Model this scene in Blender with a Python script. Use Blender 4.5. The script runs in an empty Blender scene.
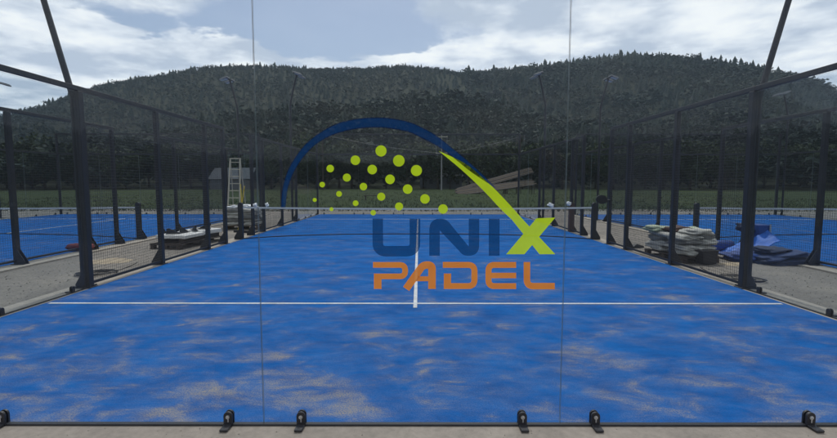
import bpy, math, random
import numpy as np
from mathutils import Vector, Matrix, noise
random.seed(7); rng = np.random.default_rng(11)
SC = bpy.context.scene; COL = SC.collection
R = math.radians
CAM = (0.047, -2.943, 1.642); F = 453.0            # camera place, focal length in photo pixels

# ------------------------------------------------------------------ materials
def new_mat(name):
    m = bpy.data.materials.new(name); m.use_nodes = True
    nt = m.node_tree; b = nt.nodes['Principled BSDF']
    return m, nt, b
def N(nt, t, **k):
    n = nt.nodes.new(t)
    for a, v in k.items():
        if a in n.inputs: n.inputs[a].default_value = v
        else: setattr(n, a, v)
    return n
def ramp(nt, stops):
    r = nt.nodes.new('ShaderNodeValToRGB'); e = r.color_ramp.elements
    while len(e) < len(stops): e.new(0.5)
    for i, (p, c) in enumerate(stops):
        e[i].position = p; e[i].color = (*c, 1) if len(c) == 3 else c
    return r
def mat(name, col, rough=0.6, var=0.25, scale=6.0, metal=0.0, bump=0.0, coord='Object', spec=0.5, col2=None, stretch=None):
    """surface colour broken up by two sizes of noise, uneven roughness"""
    m, nt, b = new_mat(name); L = nt.links
    tc = N(nt, 'ShaderNodeTexCoord'); src = tc.outputs[coord]
    if stretch:
        mp = N(nt, 'ShaderNodeMapping'); mp.inputs['Scale'].default_value = stretch
        L.new(src, mp.inputs['Vector']); src = mp.outputs[0]
    n1 = N(nt, 'ShaderNodeTexNoise', Scale=scale, Detail=6.0, Roughness=0.65); L.new(src, n1.inputs['Vector'])
    n2 = N(nt, 'ShaderNodeTexNoise', Scale=scale * 7.3, Detail=4.0, Roughness=0.6); L.new(src, n2.inputs['Vector'])
    mx = N(nt, 'ShaderNodeMath', operation='MULTIPLY_ADD'); mx.inputs[1].default_value = 0.4
    L.new(n2.outputs[0], mx.inputs[0]); 
    h = N(nt, 'ShaderNodeMath', operation='MULTIPLY'); h.inputs[1].default_value = 0.6; L.new(n1.outputs[0], h.inputs[0])
    L.new(h.outputs[0], mx.inputs[2])
    c2 = col2 or tuple(min(1, c * (1 + var)) for c in col); c1 = tuple(c * (1 - var) for c in col)
    r = ramp(nt, [(0.32, c1), (0.5, col), (0.68, c2)]); L.new(mx.outputs[0], r.inputs[0])
    L.new(r.outputs[0], b.inputs['Base Color'])
    rr = N(nt, 'ShaderNodeMapRange'); rr.inputs['To Min'].default_value = max(0.05, rough - 0.12); rr.inputs['To Max'].default_value = min(1, rough + 0.12)
    L.new(mx.outputs[0], rr.inputs[0]); L.new(rr.outputs[0], b.inputs['Roughness'])
    b.inputs['Metallic'].default_value = metal; b.inputs['Specular IOR Level'].default_value = spec
    if bump:
        bp = N(nt, 'ShaderNodeBump', Strength=bump, Distance=0.02); L.new(mx.outputs[0], bp.inputs['Height']); L.new(bp.outputs[0], b.inputs['Normal'])
    return m

M = {}
M['black_metal'] = mat('black_metal', (0.020, 0.022, 0.028), 0.5, 0.3, 9, spec=0.4)
M['wire'] = mat('wire', (0.022, 0.024, 0.030), 0.55, 0.2, 5)
M['galv'] = mat('galvanised', (0.20, 0.205, 0.215), 0.5, 0.2, 12, metal=0.3)
M['bolt'] = mat('bolt_metal', (0.62, 0.63, 0.65), 0.3, 0.15, 20, metal=0.8)
M['white_paint'] = mat('white_line', (0.56, 0.56, 0.56), 0.85, 0.32, 5, bump=0.3)
M['white_tape'] = mat('white_tape', (0.40, 0.43, 0.47), 0.7, 0.08, 8)
M['net_cord'] = mat('net_cord', (0.025, 0.025, 0.03), 0.8, 0.2, 20)
M['kerb'] = mat('kerb_concrete', (0.255, 0.22, 0.185), 0.9, 0.30, 2.6, bump=0.35)
M['kerb_pale'] = mat('pale_kerb_concrete', (0.36, 0.315, 0.26), 0.92, 0.22, 3.0, bump=0.4)
M['lamp_glass'] = mat('lamp_lens', (0.75, 0.77, 0.80), 0.2, 0.05, 10)
M['wood'] = mat('pallet_wood', (0.16, 0.115, 0.075), 0.85, 0.3, 7, bump=0.4, stretch=(1, 8, 8))
M['dark_wood'] = mat('dark_wood', (0.055, 0.04, 0.032), 0.85, 0.3, 7, bump=0.4, stretch=(1, 8, 8))
M['white_board'] = mat('white_board', (0.70, 0.69, 0.66), 0.6, 0.3, 3)
M['bag'] = mat('bag_grey_white', (0.44, 0.43, 0.39), 0.75, 0.3, 7, bump=0.6)
M['bag_green'] = mat('bag_green_white', (0.40, 0.45, 0.32), 0.7, 0.3, 7, bump=0.6)
M['bag_brown'] = mat('bag_brown', (0.085, 0.045, 0.035), 0.8, 0.3, 7, bump=0.6)
M['black_plastic'] = mat('black_plastic', (0.018, 0.018, 0.022), 0.45, 0.3, 10, bump=0.3)
M['red_cloth'] = mat('red_cloth', (0.16, 0.022, 0.025), 0.85, 0.3, 8, bump=0.5)
M['blue_sheet'] = mat('blue_sheet', (0.02, 0.13, 0.52), 0.6, 0.3, 3, bump=0.5)
M['navy_sheet'] = mat('navy_sheet', (0.018, 0.055, 0.22), 0.7, 0.3, 3, bump=0.5)
M['dark_mat'] = mat('dark_mat', (0.022, 0.032, 0.07), 0.85, 0.35, 3, bump=0.5)
M['mat_grey'] = mat('grey_mat', (0.035, 0.055, 0.13), 0.9, 0.35, 3, bump=0.5)
M['turf_back'] = mat('turf_backing', (0.42, 0.44, 0.47), 0.85, 0.15, 5)
M['yellow'] = mat('yellow_paint', (0.55, 0.40, 0.03), 0.5, 0.2, 10)
M['alu'] = mat('aluminium', (0.44, 0.41, 0.33), 0.4, 0.15, 10, metal=0.4)
M['wrap'] = mat('plastic_wrap', (0.17, 0.18, 0.19), 0.35, 0.35, 5, bump=0.8)
M['white_plastic'] = mat('white_plastic', (0.78, 0.79, 0.80), 0.45, 0.15, 9, bump=0.5)
M['cardboard'] = mat('cardboard', (0.085, 0.05, 0.045), 0.8, 0.25, 6)
M['sand'] = mat('spilled_sand', (0.36, 0.29, 0.20), 0.95, 0.25, 6, bump=0.5)
M['wall_grey'] = mat('rendered_wall', (0.10, 0.105, 0.11), 0.9, 0.15, 0.6, bump=0.2)
M['roof_grey'] = mat('roof_sheet', (0.095, 0.10, 0.11), 0.7, 0.3, 0.8)
M['pane'] = mat('dark_pane', (0.02, 0.025, 0.03), 0.15, 0.2, 2)
M['earth'] = mat('bare_earth', (0.15, 0.105, 0.07), 0.95, 0.3, 0.35, bump=0.6)
M['pole_wood'] = mat('pole_grey', (0.26, 0.25, 0.24), 0.8, 0.2, 3)
M['bark'] = mat('bark', (0.05, 0.038, 0.028), 0.95, 0.3, 3, bump=0.6)
M['decal_navy'] = None

def foliage(name, c1, c2):
    m, nt, b = new_mat(name); L = nt.links
    at = N(nt, 'ShaderNodeAttribute', attribute_name='tint')
    tc = N(nt, 'ShaderNodeTexCoord')
    n = N(nt, 'ShaderNodeTexNoise', Scale=0.35, Detail=5.0); L.new(tc.outputs['Object'], n.inputs['Vector'])
    a = N(nt, 'ShaderNodeMath', operation='MULTIPLY_ADD'); a.inputs[1].default_value = 0.5
    L.new(n.outputs[0], a.inputs[0])
    s = N(nt, 'ShaderNodeMath', operation='MULTIPLY'); s.inputs[1].default_value = 0.75; L.new(at.outputs['Fac'], s.inputs[0]); L.new(s.outputs[0], a.inputs[2])
    mid = tuple((x + y) / 2 for x, y in zip(c1, c2))
    r = ramp(nt, [(0.2, c1), (0.6, mid), (0.97, c2)]); L.new(a.outputs[0], r.inputs[0])
    L.new(r.outputs[0], b.inputs['Base Color']); b.inputs['Roughness'].default_value = 0.75
    b.inputs['Specular IOR Level'].default_value = 0.2
    return m
M['forest'] = foliage('forest_needles', (0.004, 0.012, 0.008), (0.021, 0.037, 0.020))
M['leaf_a'] = foliage('leaves_dark', (0.014, 0.026, 0.010), (0.056, 0.076, 0.028))
M['leaf_b'] = foliage('leaves_brown', (0.030, 0.028, 0.016), (0.075, 0.062, 0.034))
M['tuft'] = foliage('grass_blades', (0.022, 0.032, 0.011), (0.055, 0.062, 0.024))

def turf_mat():
    """blue sanded artificial grass: streaks of loose sand brushed across the court"""
    m, nt, b = new_mat('blue_turf'); L = nt.links
    tc = N(nt, 'ShaderNodeTexCoord'); O = tc.outputs['Object']
    def noise_(sc, stretch, det=6.0, ro=0.6, rot=0.0, dist=0.0):
        mp = N(nt, 'ShaderNodeMapping'); mp.inputs['Scale'].default_value = stretch; mp.inputs['Rotation'].default_value = (0, 0, rot)
        L.new(O, mp.inputs['Vector'])
        n = N(nt, 'ShaderNodeTexNoise', Scale=sc, Detail=det, Roughness=ro, Distortion=dist); L.new(mp.outputs[0], n.inputs['Vector']); return n.outputs[0]
    def math_(op, a, c, d=None):
        n = N(nt, 'ShaderNodeMath', operation=op)
        for i, v in enumerate((a, c, d)):
            if v is None: continue
            if isinstance(v, (int, float)): n.inputs[i].default_value = v
            else: L.new(v, n.inputs[i])
        return n.outputs[0]
    def mr(v, a, c, lo=0.0, hi=1.0):
        n = N(nt, 'ShaderNodeMapRange', interpolation_type='SMOOTHSTEP'); L.new(v, n.inputs[0])
        for k, x in zip(('From Min', 'From Max', 'To Min', 'To Max'), (a, c, lo, hi)): n.inputs[k].default_value = x
        return n.outputs[0]
    big = noise_(2.0, (0.72, 1.0, 1), 4.0, 0.55, 0.3, 0.6)
    streak = noise_(3.4, (0.72, 1.1, 1), 7.0, 0.68, 0.28, 0.9)
    brush = noise_(5.5, (0.20, 2.6, 1), 5.0, 0.65, 0.10, 0.2)
    grain = noise_(95.0, (1, 1, 1), 3.0, 0.75)
    sep = N(nt, 'ShaderNodeSeparateXYZ'); L.new(O, sep.inputs[0])
    near = mr(sep.outputs['Y'], 0.0, 9.0, 0.042, -0.05)           # more sand was tipped out by this end wall
    near2 = mr(sep.outputs['Y'], 0.15, 1.5, 0.03, 0.0)
    s = math_('MULTIPLY_ADD', big, 0.60, near); s = math_('ADD', s, near2)
    s = math_('MULTIPLY_ADD', streak, 0.42, s)
    s = math_('MULTIPLY_ADD', brush, 0.15, s); s = math_('ADD', s, 0.025)
    core = mr(s, 0.60, 0.89)
    soft = mr(s, 0.52, 0.74, 0.0, 0.17)
    g = mr(grain, 0.34, 0.64, 0.22, 1.0)
    f = math_('MAXIMUM', math_('MULTIPLY', core, 0.86), soft); f = math_('MULTIPLY', f, g)
    blue_n = noise_(3.0, (0.6, 1.0, 1), 5.0, 0.7)
    blue = ramp(nt, [(0.3, (0.002, 0.076, 0.28)), (0.5, (0.003, 0.104, 0.36)), (0.72, (0.007, 0.138, 0.44))]); L.new(blue_n, blue.inputs[0])
    sandc = ramp(nt, [(0.3, (0.36, 0.27, 0.12)), (0.7, (0.52, 0.40, 0.17))]); L.new(streak, sandc.inputs[0])
    mx = N(nt, 'ShaderNodeMix', data_type='RGBA'); L.new(f, mx.inputs['Factor']); L.new(blue.outputs[0], mx.inputs['A']); L.new(sandc.outputs[0], mx.inputs['B'])
    gr = N(nt, 'ShaderNodeMix', data_type='RGBA', blend_type='MULTIPLY'); gr.inputs['Factor'].default_value = 0.35
    gm = ramp(nt, [(0.3, (0.55, 0.55, 0.55)), (0.65, (1, 1, 1))]); L.new(grain, gm.inputs[0])
    L.new(mx.outputs['Result'], gr.inputs['A']); L.new(gm.outputs[0], gr.inputs['B'])
    L.new(gr.outputs['Result'], b.inputs['Base Color']); b.inputs['Roughness'].default_value = 0.9; b.inputs['Specular IOR Level'].default_value = 0.08
    bp = N(nt, 'ShaderNodeBump', Strength=0.5, Distance=0.01); L.new(grain, bp.inputs['Height']); L.new(bp.outputs[0], b.inputs['Normal'])
    return m
M['turf'] = turf_mat()

def pave_mat():
    m, nt, b = new_mat('grey_pavement'); L = nt.links
    tc = N(nt, 'ShaderNodeTexCoord'); O = tc.outputs['Object']
    n1 = N(nt, 'ShaderNodeTexNoise', Scale=0.7, Detail=8.0, Roughness=0.7); n2 = N(nt, 'ShaderNodeTexNoise', Scale=26.0, Detail=6.0, Roughness=0.75)
    L.new(O, n1.inputs['Vector']); L.new(O, n2.inputs['Vector'])
    r = ramp(nt, [(0.3, (0.165, 0.146, 0.125)), (0.5, (0.235, 0.207, 0.176)), (0.7, (0.315, 0.272, 0.222))]); L.new(n1.outputs[0], r.inputs[0])
    r2 = ramp(nt, [(0.34, (0.5, 0.5, 0.5)), (0.62, (1.1, 1.1, 1.1))]); L.new(n2.outputs[0], r2.inputs[0])
    mx = N(nt, 'ShaderNodeMix', data_type='RGBA', blend_type='MULTIPLY'); mx.inputs['Factor'].default_value = 0.8
    L.new(r.outputs[0], mx.inputs['A']); L.new(r2.outputs[0], mx.inputs['B']); L.new(mx.outputs['Result'], b.inputs['Base Color'])
    b.inputs['Roughness'].default_value = 0.92
    bp = N(nt, 'ShaderNodeBump', Strength=0.4, Distance=0.01); L.new(n2.outputs[0], bp.inputs['Height']); L.new(bp.outputs[0], b.inputs['Normal'])
    return m
M['pave'] = pave_mat()

def ground_mat():
    """meadow close by, forest floor on the hills"""
    m, nt, b = new_mat('meadow_and_forest_floor'); L = nt.links
    tc = N(nt, 'ShaderNodeTexCoord'); O = tc.outputs['Object']
    n1 = N(nt, 'ShaderNodeTexNoise', Scale=0.06, Detail=8.0, Roughness=0.7); n2 = N(nt, 'ShaderNodeTexNoise', Scale=1.6, Detail=6.0, Roughness=0.7)
    L.new(O, n1.inputs['Vector']); L.new(O, n2.inputs['Vector'])
    a = N(nt, 'ShaderNodeMath', operation='MULTIPLY_ADD'); a.inputs[1].default_value = 0.45; L.new(n2.outputs[0], a.inputs[0])
    c = N(nt, 'ShaderNodeMath', operation='MULTIPLY'); c.inputs[1].default_value = 0.55; L.new(n1.outputs[0], c.inputs[0]); L.new(c.outputs[0], a.inputs[2])
    g = ramp(nt, [(0.3, (0.026, 0.038, 0.013)), (0.5, (0.038, 0.052, 0.018)), (0.7, (0.058, 0.066, 0.026))]); L.new(a.outputs[0], g.inputs[0])
    fl = ramp(nt, [(0.3, (0.016, 0.022, 0.012)), (0.7, (0.045, 0.045, 0.026))]); L.new(a.outputs[0], fl.inputs[0])
    at = N(nt, 'ShaderNodeAttribute', attribute_name='tint')
    mx = N(nt, 'ShaderNodeMix', data_type='RGBA'); L.new(at.outputs['Fac'], mx.inputs['Factor']); L.new(g.outputs[0], mx.inputs['A']); L.new(fl.outputs[0], mx.inputs['B'])
    L.new(mx.outputs['Result'], b.inputs['Base Color']); b.inputs['Roughness'].default_value = 0.95; b.inputs['Specular IOR Level'].default_value = 0.1
    return m
M['ground'] = ground_mat()

def glass_mat(name, tint, refl=1.0, dust=0.03):
    """clear pane: light goes straight through, a Schlick share is mirrored, thin film of dust"""
    m = bpy.data.materials.new(name); m.use_nodes = True; nt = m.node_tree; nt.nodes.clear(); L = nt.links
    out = N(nt, 'ShaderNodeOutputMaterial')
    tr = N(nt, 'ShaderNodeBsdfTransparent'); tr.inputs[0].default_value = (*tint, 1)
    gl = N(nt, 'ShaderNodeBsdfGlossy'); gl.inputs['Roughness'].default_value = 0.015; gl.inputs['Color'].default_value = (0.9, 0.95, 1, 1)
    lw = N(nt, 'ShaderNodeLayerWeight'); lw.inputs['Blend'].default_value = 0.5
    p = N(nt, 'ShaderNodeMath', operation='POWER'); p.inputs[1].default_value = 5.0; L.new(lw.outputs['Facing'], p.inputs[0])
    ma = N(nt, 'ShaderNodeMath', operation='MULTIPLY_ADD'); ma.inputs[1].default_value = 0.75; ma.inputs[2].default_value = 0.042 * refl; L.new(p.outputs[0], ma.inputs[0])
    mx = N(nt, 'ShaderNodeMixShader'); L.new(ma.outputs[0], mx.inputs[0]); L.new(tr.outputs[0], mx.inputs[1]); L.new(gl.outputs[0], mx.inputs[2])
    df = N(nt, 'ShaderNodeBsdfDiffuse'); df.inputs[0].default_value = (0.5, 0.5, 0.5, 1)
    tl = N(nt, 'ShaderNodeBsdfTranslucent'); tl.inputs[0].default_value = (0.5, 0.5, 0.5, 1)
    ad = N(nt, 'ShaderNodeMixShader'); ad.inputs[0].default_value = 0.5; L.new(df.outputs[0], ad.inputs[1]); L.new(tl.outputs[0], ad.inputs[2])
    tc = N(nt, 'ShaderNodeTexCoord'); nz = N(nt, 'ShaderNodeTexNoise', Scale=1.3, Detail=7.0, Roughness=0.65); L.new(tc.outputs['Object'], nz.inputs['Vector'])
    dr = N(nt, 'ShaderNodeMapRange'); L.new(nz.outputs[0], dr.inputs[0])
    dr.inputs['From Min'].default_value = 0.35; dr.inputs['From Max'].default_value = 0.75; dr.inputs['To Min'].default_value = dust * 0.4; dr.inputs['To Max'].default_value = dust * 1.8
    m2 = N(nt, 'ShaderNodeMixShader'); L.new(dr.outputs[0], m2.inputs[0]); L.new(mx.outputs[0], m2.inputs[1]); L.new(ad.outputs[0], m2.inputs[2])
    L.new(m2.outputs[0], out.inputs['Surface'])
    return m
M['glass'] = glass_mat('court_glass', (0.90, 0.925, 0.940), 0.20, 0.006)
M['glass_edge'] = mat('glass_edge', (0.16, 0.20, 0.20), 0.35, 0.15, 8)

def decal_mat(name, col, see=0.16):
    """printed translucent film on the glass"""
    m = bpy.data.materials.new(name); m.use_nodes = True; nt = m.node_tree; nt.nodes.clear(); L = nt.links
    out = N(nt, 'ShaderNodeOutputMaterial')
    tc = N(nt, 'ShaderNodeTexCoord'); nz = N(nt, 'ShaderNodeTexNoise', Scale=7.0, Detail=5.0); L.new(tc.outputs['Object'], nz.inputs['Vector'])
    r = ramp(nt, [(0.3, tuple(c * 0.93 for c in col)), (0.7, tuple(min(1, c * 1.06) for c in col))]); L.new(nz.outputs[0], r.inputs[0])
    df = N(nt, 'ShaderNodeBsdfDiffuse'); tl = N(nt, 'ShaderNodeBsdfTranslucent'); L.new(r.outputs[0], df.inputs[0]); L.new(r.outputs[0], tl.inputs[0])
    a = N(nt, 'ShaderNodeMixShader'); a.inputs[0].default_value = 0.5; L.new(df.outputs[0], a.inputs[1]); L.new(tl.outputs[0], a.inputs[2])
    tr = N(nt, 'ShaderNodeBsdfTransparent'); tr.inputs[0].default_value = (1, 1, 1, 1)
    x = N(nt, 'ShaderNodeMixShader'); x.inputs[0].default_value = see; L.new(a.outputs[0], x.inputs[1]); L.new(tr.outputs[0], x.inputs[2])
    L.new(x.outputs[0], out.inputs['Surface'])
    return m
M['decal_navy'] = decal_mat('decal_navy', (0.004, 0.050, 0.17), 0.26)
M['decal_edge'] = decal_mat('decal_navy_dark', (0.006, 0.018, 0.075), 0.10)
M['decal_lime'] = decal_mat('decal_lime', (0.66, 0.86, 0.025), 0.07)
M['decal_orange'] = decal_mat('decal_orange', (1.0, 0.31, 0.025), 0.07)

# ------------------------------------------------------------------ mesh building
class MB:
    def __init__(s): s.v = []; s.f = []; s.mi = []; s.cur = 0
    def add(s, vs, fs, mi=None):
        o = len(s.v); s.v += [tuple(v) for v in vs]; s.f += [tuple(i + o for i in f) for f in fs]; s.mi += [s.cur if mi is None else mi] * len(fs)
    def box(s, c, d, rot=None):
        x, y, z = (q / 2 for q in d)
        vs = [Vector(p) for p in ((-x,-y,-z),(x,-y,-z),(x,y,-z),(-x,y,-z),(-x,-y,z),(x,-y,z),(x,y,z),(-x,y,z))]
        if rot is not None: vs = [rot @ p for p in vs]
        c = Vector(c); s.add([p + c for p in vs], [(0,3,2,1),(4,5,6,7),(0,1,5,4),(1,2,6,5),(2,3,7,6),(3,0,4,7)]); return s
    def cbox(s, c, d, ch=0.006):
        """box with chamfered vertical and horizontal edges (two stacked loops)"""
        x, y, z = (q / 2 for q in d); ch = min(ch, x * .45, y * .45, z * .45)
        def loop(zz, k): return [(-x + k, -y, zz), (x - k, -y, zz), (x, -y + k, zz), (x, y - k, zz), (x - k, y, zz), (-x + k, y, zz), (-x, y - k, zz), (-x, -y + k, zz)]
        def inset(zz): 
            a, b_ = x - ch, y - ch
            return [(-a + ch*.5, -b_, zz), (a - ch*.5, -b_, zz), (a, -b_ + ch*.5, zz), (a, b_ - ch*.5, zz), (a - ch*.5, b_, zz), (-a + ch*.5, b_, zz), (-a, b_ - ch*.5, zz), (-a, -b_ + ch*.5, zz)]
        L = [inset(-z), loop(-z + ch, ch), loop(z - ch, ch), inset(z)]
        vs = [(p[0] + c[0], p[1] + c[1], p[2] + c[2]) for l in L for p in l]
        fs = [tuple(range(7, -1, -1)), tuple(24 + i for i in range(8))]
        for l in range(3):
            for i in range(8): j = (i + 1) % 8; fs.append((l*8+i, l*8+j, l*8+8+j, l*8+8+i))
        s.add(vs, fs); return s
    def tube(s, pts, r, n=8, caps=True):
        pts = [Vector(p) for p in pts]; rs = r if isinstance(r, (list, tuple)) else [r] * len(pts)
        o = len(s.v); prev = None
        for i, p in enumerate(pts):
            t = (pts[min(i + 1, len(pts) - 1)] - pts[max(i - 1, 0)]).normalized()
            a = Vector((0, 0, 1)) if abs(t.z) < 0.9 else Vector((1, 0, 0))
            if prev is not None and (prev - prev.dot(t) * t).length > 1e-4: u = (prev - prev.dot(t) * t).normalized()
            else: u = t.cross(a).normalized()
            prev = u; w = t.cross(u)
            for k in range(n):
                an = 2 * math.pi * k / n; q = p + (u * math.cos(an) + w * math.sin(an)) * rs[i]; s.v.append(tuple(q))
        for i in range(len(pts) - 1):
            for k in range(n):
                j = (k + 1) % n; s.f.append((o+i*n+k, o+i*n+j, o+(i+1)*n+j, o+(i+1)*n+k)); s.mi.append(s.cur)
        if caps:
            s.f.append(tuple(o + k for k in range(n - 1, -1, -1))); s.mi.append(s.cur)
            e = o + (len(pts) - 1) * n; s.f.append(tuple(e + k for k in range(n))); s.mi.append(s.cur)
        return s
    def prism(s, poly, a, b, axis):
        """polygon (2-D) extruded along axis between a and b; axis x: poly=(y,z), y: poly=(x,z), z: poly=(x,y)"""
        def P(p, t): return {'x': (t, p[0], p[1]), 'y': (p[0], t, p[1]), 'z': (p[0], p[1], t)}[axis]
        n = len(poly); ar = sum(poly[i][0]*poly[(i+1)%n][1]-poly[(i+1)%n][0]*poly[i][1] for i in range(n))
        if (ar < 0) != (axis == 'y'): poly = poly[::-1]
        s.add([P(p, a) for p in poly] + [P(p, b) for p in poly],
              [tuple(range(n - 1, -1, -1)), tuple(range(n, 2 * n))] + [(i, (i+1) % n, n + (i+1) % n, n + i) for i in range(n)]); return s
    def mesh(s, name, mats, smooth=False):
        me = bpy.data.meshes.new(name); me.from_pydata(s.v, [], s.f); me.validate()
        for m in (mats if isinstance(mats, (list, tuple)) else [mats]): me.materials.append(m)
        if len(s.mi) == len(me.polygons): me.polygons.foreach_set('material_index', s.mi)
        if smooth: me.polygons.foreach_set('use_smooth', [True] * len(me.polygons))
        me.update(); return me

def link(name, data, parent=None, loc=(0, 0, 0), rot=(0, 0, 0), label=None, cat=None, group=None, kind=None, scale=None):
    o = bpy.data.objects.new(name, data); COL.objects.link(o)
    o.parent = parent; o.location = loc; o.rotation_euler = rot
    if scale: o.scale = scale
    for k, v in (('label', label), ('category', cat), ('group', group), ('kind', kind)):
        if v: o[k] = v
    return o
def thing(name, label, cat, loc=(0, 0, 0), rz=0, group=None): return link(name, None, None, loc, (0, 0, rz), label, cat, group)
def struct(name, data, loc=(0, 0, 0), parent=None): return link(name, data, parent, loc, kind='structure' if parent is None else None)
def at(px, D): return CAM[0] + (px - 418.5) / F * D, CAM[1] + D        # ground x, y of a photo column at a distance
def zat(v, D): return CAM[2] + (182.1 - v) / F * D
CACHE = {}
def cached(key, fn):
    if key not in CACHE: CACHE[key] = fn()
    return CACHE[key]

# ------------------------------------------------------------------ hills, meadow, forest
PU = np.array([-400, -150, 0, 40, 100, 150, 200, 250, 330, 400, 450, 480, 520, 560, 600, 650, 680, 720, 750, 790, 815, 837, 950, 1250.])
PV2 = np.array([140, 122, 112, 106, 86, 77, 71, 70, 71, 69, 74, 75, 69, 65, 60, 58, 59, 64, 69, 77, 85, 94, 118, 140.])
PV1 = np.array([150, 152, 150, 146, 140, 128, 116, 106, 99, 95, 96, 98, 108, 116, 122, 121, 118, 114, 112, 116, 122, 128, 140, 150.])
def hill(x, y):
    x = np.asarray(x, float); y = np.asarray(y, float)
    r = np.hypot(x, y) + 1e-6; th = np.arctan2(x, y)
    front = np.abs(th) < R(62)
    u = 418.5 + F * np.tan(np.clip(th, -R(62), R(62)))
    t2 = (182.1 - np.interp(u, PU, PV2)) / F * np.cos(np.clip(th, -R(62), R(62)))
    t1 = (182.1 - np.interp(u, PU, PV1)) / F * np.cos(np.clip(th, -R(62), R(62)))
    bk = 0.085 + 0.03 * np.sin(th * 3 + 1) + 0.015 * np.sin(th * 7)  # unseen hills behind the camera, added to darken the low reflection in the glass
    t2 = np.where(front, t2, np.maximum(0.05, bk)); t1 = np.where(front, t1, bk * 0.7)
    R2 = 860 - 120 * np.sin(th); R1 = 340 + 30 * np.sin(th * 5)
    h1 = np.maximum(0, t1 * R1 - 13); h2 = np.maximum(0, t2 * R2 - 13)
    ss = lambda a, b, q: (lambda k: k * k * (3 - 2 * k))(np.clip((q - a) / (b - a), 0, 1))
    f = h1 * ss(118, R1, r)
    dip = np.minimum(h1 * 0.93, h2 * 0.6)
    g = np.where(r < R1, f, h1 + (dip - h1) * ss(R1, R1 + 90, r))
    g = np.where(r > R1 + 90, dip + (h2 - dip) * ss(R1 + 60, R2, r) ** 0.8, g)
    g = np.where(r > R2, h2 - (r - R2) * 0.25, g)
    wob = np.sin(x * .021 + 1) * np.cos(y * .017) * 4 + np.sin(x * .05 + y * .043) * 1.6
    return np.maximum(g + wob * np.clip((r - 150) / 250, 0, 1) * np.clip((R2 - r) / 150, 0, 1), -12) - 0.06

def build_ground():
    rad = np.concatenate([np.array([0.01, 4, 8, 14, 22, 32, 45, 60, 78, 96]), np.arange(108, 420, 14), np.arange(420, 1180, 26)])
    na = 300; th = np.linspace(0, 2 * np.pi, na, endpoint=False)
    RR, TT = np.meshgrid(rad, th, indexing='ij'); X = RR * np.sin(TT); Y = RR * np.cos(TT); Z = hill(X, Y)
    v = np.stack([X, Y, Z], -1).reshape(-1, 3); nr = len(rad)
    f = []
    for i in range(nr - 1):
        for j in range(na):
            k = (j + 1) % na; f.append((i*na + j, i*na + k, (i+1)*na + k, (i+1)*na + j))
    me = bpy.data.meshes.new('ground'); me.from_pydata(v.tolist(), [], f)
    me.flip_normals()
    me.materials.append(M['ground']); me.polygons.foreach_set('use_smooth', [True] * len(f))
    a = me.attributes.new('tint', 'FLOAT', 'POINT'); rr = np.hypot(v[:, 0], v[:, 1]); a.data.foreach_set('value', np.clip((rr - 100) / 25, 0, 1).astype(np.float32))
    struct('ground', me)
build_ground()

def tri_mesh(name, V, T, tint, m):
    me = bpy.data.meshes.new(name); nv, nt_ = len(V), len(T)
    me.vertices.add(nv); me.vertices.foreach_set('co', V.astype(np.float32).ravel())
    me.loops.add(nt_ * 3); me.loops.foreach_set('vertex_index', T.astype(np.int32).ravel())
    me.polygons.add(nt_); me.polygons.foreach_set('loop_start', np.arange(0, nt_ * 3, 3, dtype=np.int32))
    me.polygons.foreach_set('loop_total', np.full(nt_, 3, dtype=np.int32))
    me.update(calc_edges=True)
    a = me.attributes.new('tint', 'FLOAT', 'POINT'); a.data.foreach_set('value', tint.astype(np.float32))
    me.materials.append(m); return me

def proto_conifer(tiers, sides, seed):
    g = np.random.default_rng(seed); V = []; T = []
    for k in range(tiers):
        f0 = k / tiers; z0 = 0.08 + 0.92 * f0 * 0.97; z1 = min(1.0, z0 + 1.55 / tiers); rad = 0.17 * (1 - f0) ** 0.85 + 0.012
        o = len(V); V.append((g.normal(0, .004), g.normal(0, .004), z1))
        ph = g.uniform(0, 6.28)
        for s in range(sides * 2):
            a = ph + math.pi * s / sides; rr = rad * (g.uniform(0.85, 1.3) if s % 2 == 0 else g.uniform(0.35, 0.6))
            V.append((rr * math.cos(a), rr * math.sin(a), z0 + g.normal(0, 0.012) - (0.03 if s % 2 == 0 else -0.01)))
        for s in range(sides * 2): T.append((o, o + 1 + s, o + 1 + (s + 1) % (sides * 2)))
    return np.array(V), np.array(T)
def proto_broad(n, seed, wid=0.36, zc=0.58, hz=0.42, leaf=0.06):
    """crown of leaf clumps on the shell and inside of several lobes"""
    g = np.random.default_rng(seed); V = []; T = []
    lobes = [(g.normal(0, wid * .42), g.normal(0, wid * .42), zc + g.uniform(-.22, .25), g.uniform(.42, .68)) for _ in range(9)]
    for k in range(n):
        lx, ly, lz, ls = lobes[g.integers(len(lobes))]
        d = g.normal(0, 1, 3); d /= np.linalg.norm(d); q = g.uniform(0.55, 1.05)
        c = np.array([lx + d[0] * wid * ls * q, ly + d[1] * wid * ls * q, max(0.1, lz + d[2] * hz * ls * q)])
        u = g.normal(0, 1, 3); u /= np.linalg.norm(u); w = np.cross(u, g.normal(0, 1, 3)); w /= np.linalg.norm(w) + 1e-9
        s1, s2 = leaf * g.uniform(.5, 1.3), leaf * g.uniform(.4, 1.0)
        o = len(V); V += [c - u * s1, c + w * s2, c + u * s1 * .9, c - w * s2 * .8]; T += [(o, o+1, o+2), (o, o+2, o+3)]
    return np.array(V), np.array(T)

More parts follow.
